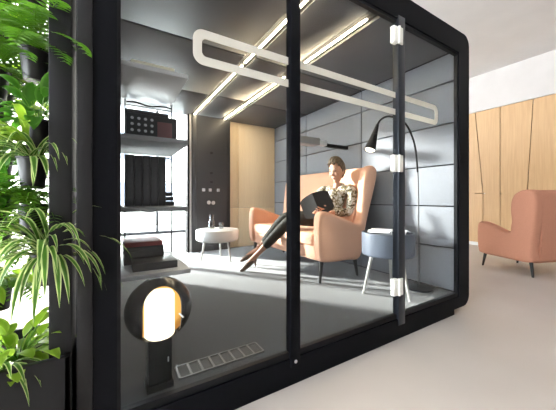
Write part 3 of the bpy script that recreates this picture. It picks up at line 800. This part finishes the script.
# open book as a thing: two covers and two page blocks
bo_c = V((1.815,2.205,0.895))
bk = thing('open_book', 'dark charcoal open book held up by the seated woman', 'book', (1.86,2.24,0.83))
bn = V((-0.74,-0.58,0.30)).normalized()          # outward (cover side) direction, towards the camera
bx_ = V((0,0,1)).cross(bn).normalized()            # along the width
by_ = bn.cross(bx_).normalized()
tilt = Matrix.Rotation(math.radians(24), 3, bn)
bx_ = tilt @ bx_; by_ = tilt @ by_
def cover(sgn, th, inset, off, nm, mm):
    t = MB(); bm = t.bm
    n = 8; r0=[]; r1=[]
    for lay in (0, th):
        rows=[]
        for i in range(n+1):
            f = i/n; w = 0.162-inset
            bend = -0.055*f + 0.02*f*f
            hh = (0.128-inset)*(1-0.16*f**3)
            rr=[]
            for s in (-1,1):
                p = bo_c + bx_*sgn*f*w + bn*(bend*1.0-off-lay) + by_*s*(hh-0.018*(f**6))
                rr.append(bm.verts.new(p))
            rows.append(rr)
        r0.append(rows)
    for rows in r0:
        for i in range(n): bm.faces.new((rows[i][0],rows[i+1][0],rows[i+1][1],rows[i][1]))
    for i in range(n):
        for s in (0,1): bm.faces.new((r0[0][i][s],r0[0][i+1][s],r0[1][i+1][s],r0[1][i][s]))
    for i in (0,n): bm.faces.new((r0[0][i][0],r0[0][i][1],r0[1][i][1],r0[1][i][0]))
    bmesh.ops.recalc_face_normals(bm, faces=bm.faces)
    t.build(nm, mm, bk)
for s in (-1,1):
    cover(s, 0.004, 0.0, 0.0, 'cover', M['bookchar'])
    cover(s, 0.010, 0.005, 0.0045, 'pages', M['paper'])

# ------------------------------------------------------------------ living wall on the left
ls = thing('plant_stand', 'dark upright plant stand with grey trough left of the pod', 'planter', (-0.5,1.25,0))
MB().box((-0.172,1.13,0),(-0.112,1.40,3.0),0.003).build('upright', M['greyplanter'], ls)
m = MB().box((-1.3,1.10,0),(-0.112,1.12,0.437),0.003).box((-1.3,1.42,0),(-0.112,1.44,0.437),0.003).box((-1.3,1.10,0),(-1.28,1.44,0.437),0.003).box((-0.13,1.10,0),(-0.112,1.44,0.437),0.003).box((-1.3,1.10,0.0),(-0.112,1.44,0.03))
m.build('trough', M['greyplanter'], ls)
MB().box((-1.28,1.12,0.03),(-0.13,1.42,0.40)).build('soil', M['soil'], ls)
MB().box((-0.50,1.50,0.0),(-0.46,1.54,3.0)).build('far_upright', M['greyplanter'], ls)
PG = 'plants on the living wall'
def pot(o, x, y, z):
    r = 0.042
    MB().lathe([(0,z-0.10),(r*0.75,z-0.10),(r,z),(r+0.004,z),(r+0.004,z+0.006),(r-0.004,z+0.006),(r-0.006,z-0.015),(0,z-0.015)], (x,y,0), 24).build('pot', M['ebony'], o)
def rdir(az, el): return V((math.cos(az)*math.cos(el), math.sin(az)*math.cos(el), math.sin(el)))
def spider(label, x, y, z, n, L0, m='spider', w=0.017, haspot=True, az0=0, az1=2*PI, el=(0.35,1.2), droop=2.6):
    o = thing('spider_plant', label, 'plant', (x,y,z), PG)
    if haspot: pot(o, x, y, z)
    b = MB()
    for k in range(n):
        az = az0+(az1-az0)*(k+random.random())/n
        b.leaf((x+random.uniform(-.015,.015),y+random.uniform(-.015,.015),z-0.012), rdir(az, random.uniform(*el)), L0*random.uniform(0.7,1.15), w*random.uniform(0.8,1.2), droop*random.uniform(0.7,1.2), 10, 0.2)
    b.build('foliage', M[m], o, ang=3.1)
def fern(label, x, y, z, n, L0, m='fern', az0=0, az1=2*PI):
    o = thing('fern', label, 'plant', (x,y,z), PG); pot(o, x, y, z)
    b = MB()
    for k in range(n):
        az = az0+(az1-az0)*(k+random.random())/n
        d = rdir(az, random.uniform(0.2,1.1)); p = V((x,y,z-0.012)); ln = L0*random.uniform(0.75,1.15); st = ln/16
        b.leaf(p, d, ln, 0.004, 1.7, 12, 0.0)
        for i in range(16):
            f = i/16; p = p+d*st; d = (d+V((0,0,-1))*1.7/16*(0.6+f)).normalized()
            if i < 2: continue
            sd = d.cross(V((0,0,1))).normalized()
            ll = 0.05*math.sin(PI*(0.12+0.85*f))**0.8
            for s in (-1,1): b.leaf(p, (sd*s+d*0.45+V((0,0,0.08))), ll, 0.015, 0.6, 3, 0.1, 'oval')
    b.build('foliage', M[m], o, ang=3.1)
def broad(label, x, y, z, n, L0, w, m='ivy', haspot=True, az0=0, az1=2*PI):
    o = thing('leafy_plant', label, 'plant', (x,y,z), PG)
    if haspot: pot(o, x, y, z)
    b = MB(); stm = MB()
    for k in range(n):
        az = az0+(az1-az0)*(k+random.random())/n; e = random.uniform(0.0,1.2)
        d = rdir(az, e); q = V((x,y,z-0.012)); e1 = q+d*random.uniform(0.03,0.14)
        stm.tube([q, q.lerp(e1,0.5)+V((0,0,0.008)), e1], 0.0016, 5, False)
        b.leaf(e1, (d+V((random.uniform(-.4,.4),random.uniform(-.4,.4),random.uniform(-.5,.2)))), L0*random.uniform(0.7,1.2), w*random.uniform(0.8,1.2), 1.3, 6, 0.15, 'oval')
    stm.build('stem', M['fern'], o); b.build('foliage', M[m], o, ang=3.1)
px_, py_ = -0.235, 1.27
for k_, (zz_, kind_, lab_) in enumerate(((1.95,'ivy','leafy plant of the rear row, highest up at the top left'),(1.62,'fern','fern of the rear row behind the upper feathery ferns'),(1.36,'lime','lime plant of the rear row at mid height'),(1.10,'ivy','dark leafy plant of the rear row behind the pale flat-leaved plant'),(0.84,'lime','lime plant of the rear row behind the large spider plant'),(0.60,'fern','fern of the rear row just above the trough'))):
    if kind_ == 'fern': fern(lab_, -0.385, 1.52, zz_, 30, 0.25)
    else: broad(lab_, -0.385, 1.52, zz_, 70, 0.10, 0.055, kind_)
A0, A1 = PI*0.5, PI*1.8
spider('striped spider plant at the very top of the plant stand', px_, py_, 1.70, 34, 0.27, az0=A0, az1=A1)
broad('lime leafy plant at the top left, behind the top spider plant', px_-0.13, py_+0.10, 1.66, 40, 0.09, 0.045, 'lime')
fern('large feathery fern under the top spider plant', px_+0.005, py_, 1.46, 30, 0.27, az0=A0, az1=A1)
fern('second feathery fern, further left and behind the large fern', px_-0.12, py_+0.08, 1.40, 22, 0.25)
broad('dark broad-leaved plant tucked against the dark upright at mid height', px_+0.01, py_+0.02, 1.22, 40, 0.085, 0.045, 'ivy', az0=A0, az1=A1)
spider('pale plant with long flat leaves pointing left at mid height', px_-0.02, py_-0.04, 1.15, 22, 0.25, 'lime', 0.022, False, PI*0.6, PI*1.6, (0.0,0.9), 1.6)
spider('striped spider plant hanging at mid height above the lower fern', px_+0.005, py_-0.03, 1.08, 30, 0.24, az0=A0, az1=A1, droop=3.0)
fern('green fern just above the large spider plant', px_, py_, 0.92, 30, 0.22, az0=A0, az1=A1)
broad('bushy leafy plant left of the lower fern', px_-0.12, py_+0.08, 0.95, 40, 0.09, 0.05, 'ivy')
spider('large striped spider plant hanging over the grey trough', px_+0.05, py_-0.07, 0.755, 84, 0.29, az0=PI*0.4, az1=PI*2.02, el=(0.2,1.35), droop=2.8)
broad('small round-leaved plant growing in the grey trough', px_-0.03, 1.22, 0.415, 60, 0.085, 0.04, 'lime', False)
spider('low striped plant trailing over the edge of the grey trough', px_-0.06, 1.17, 0.412, 24, 0.19, 'spider', 0.014, False, PI*0.7, PI*1.9, (0.3,1.1), 3.0)
broad('fine-leaved plant at the far left just above the trough', px_-0.16, py_+0.06, 0.66, 40, 0.09, 0.045, 'lime')

# ------------------------------------------------------------------ light
w = bpy.data.worlds.new('world'); S.world = w; w.use_nodes = True
bg = w.node_tree.nodes['Background']; bg.inputs[0].default_value = (0.93,0.97,1.0,1); bg.inputs[1].default_value = 8.5
sl = bpy.data.lights.new('sun','SUN'); sl.energy = 13; sl.angle = math.radians(4); sl.color = (1,0.93,0.82)
so_ = bpy.data.objects.new('sun', sl); C.objects.link(so_)
sd_ = V((0.60,-0.80,-0.21)).normalized(); so_.rotation_euler = sd_.to_track_quat('-Z','Y').to_euler()
so_.location = (-6,10,5)
pl_ = bpy.data.lights.new('reading_glow','SPOT'); pl_.energy = 6; pl_.color = (1,0.85,0.62); pl_.spot_size = 1.3; pl_.shadow_soft_size = 0.03
po = bpy.data.objects.new('reading_glow', pl_); C.objects.link(po); po.location = hd+ax*0.02; po.rotation_euler = ax.to_track_quat('-Z','Y').to_euler()

vs_ = S.view_settings; vs_.view_transform = 'Standard'; vs_.look = 'None'; vs_.gamma = 1; vs_.use_curve_mapping = False
vs_.exposure = 1.05
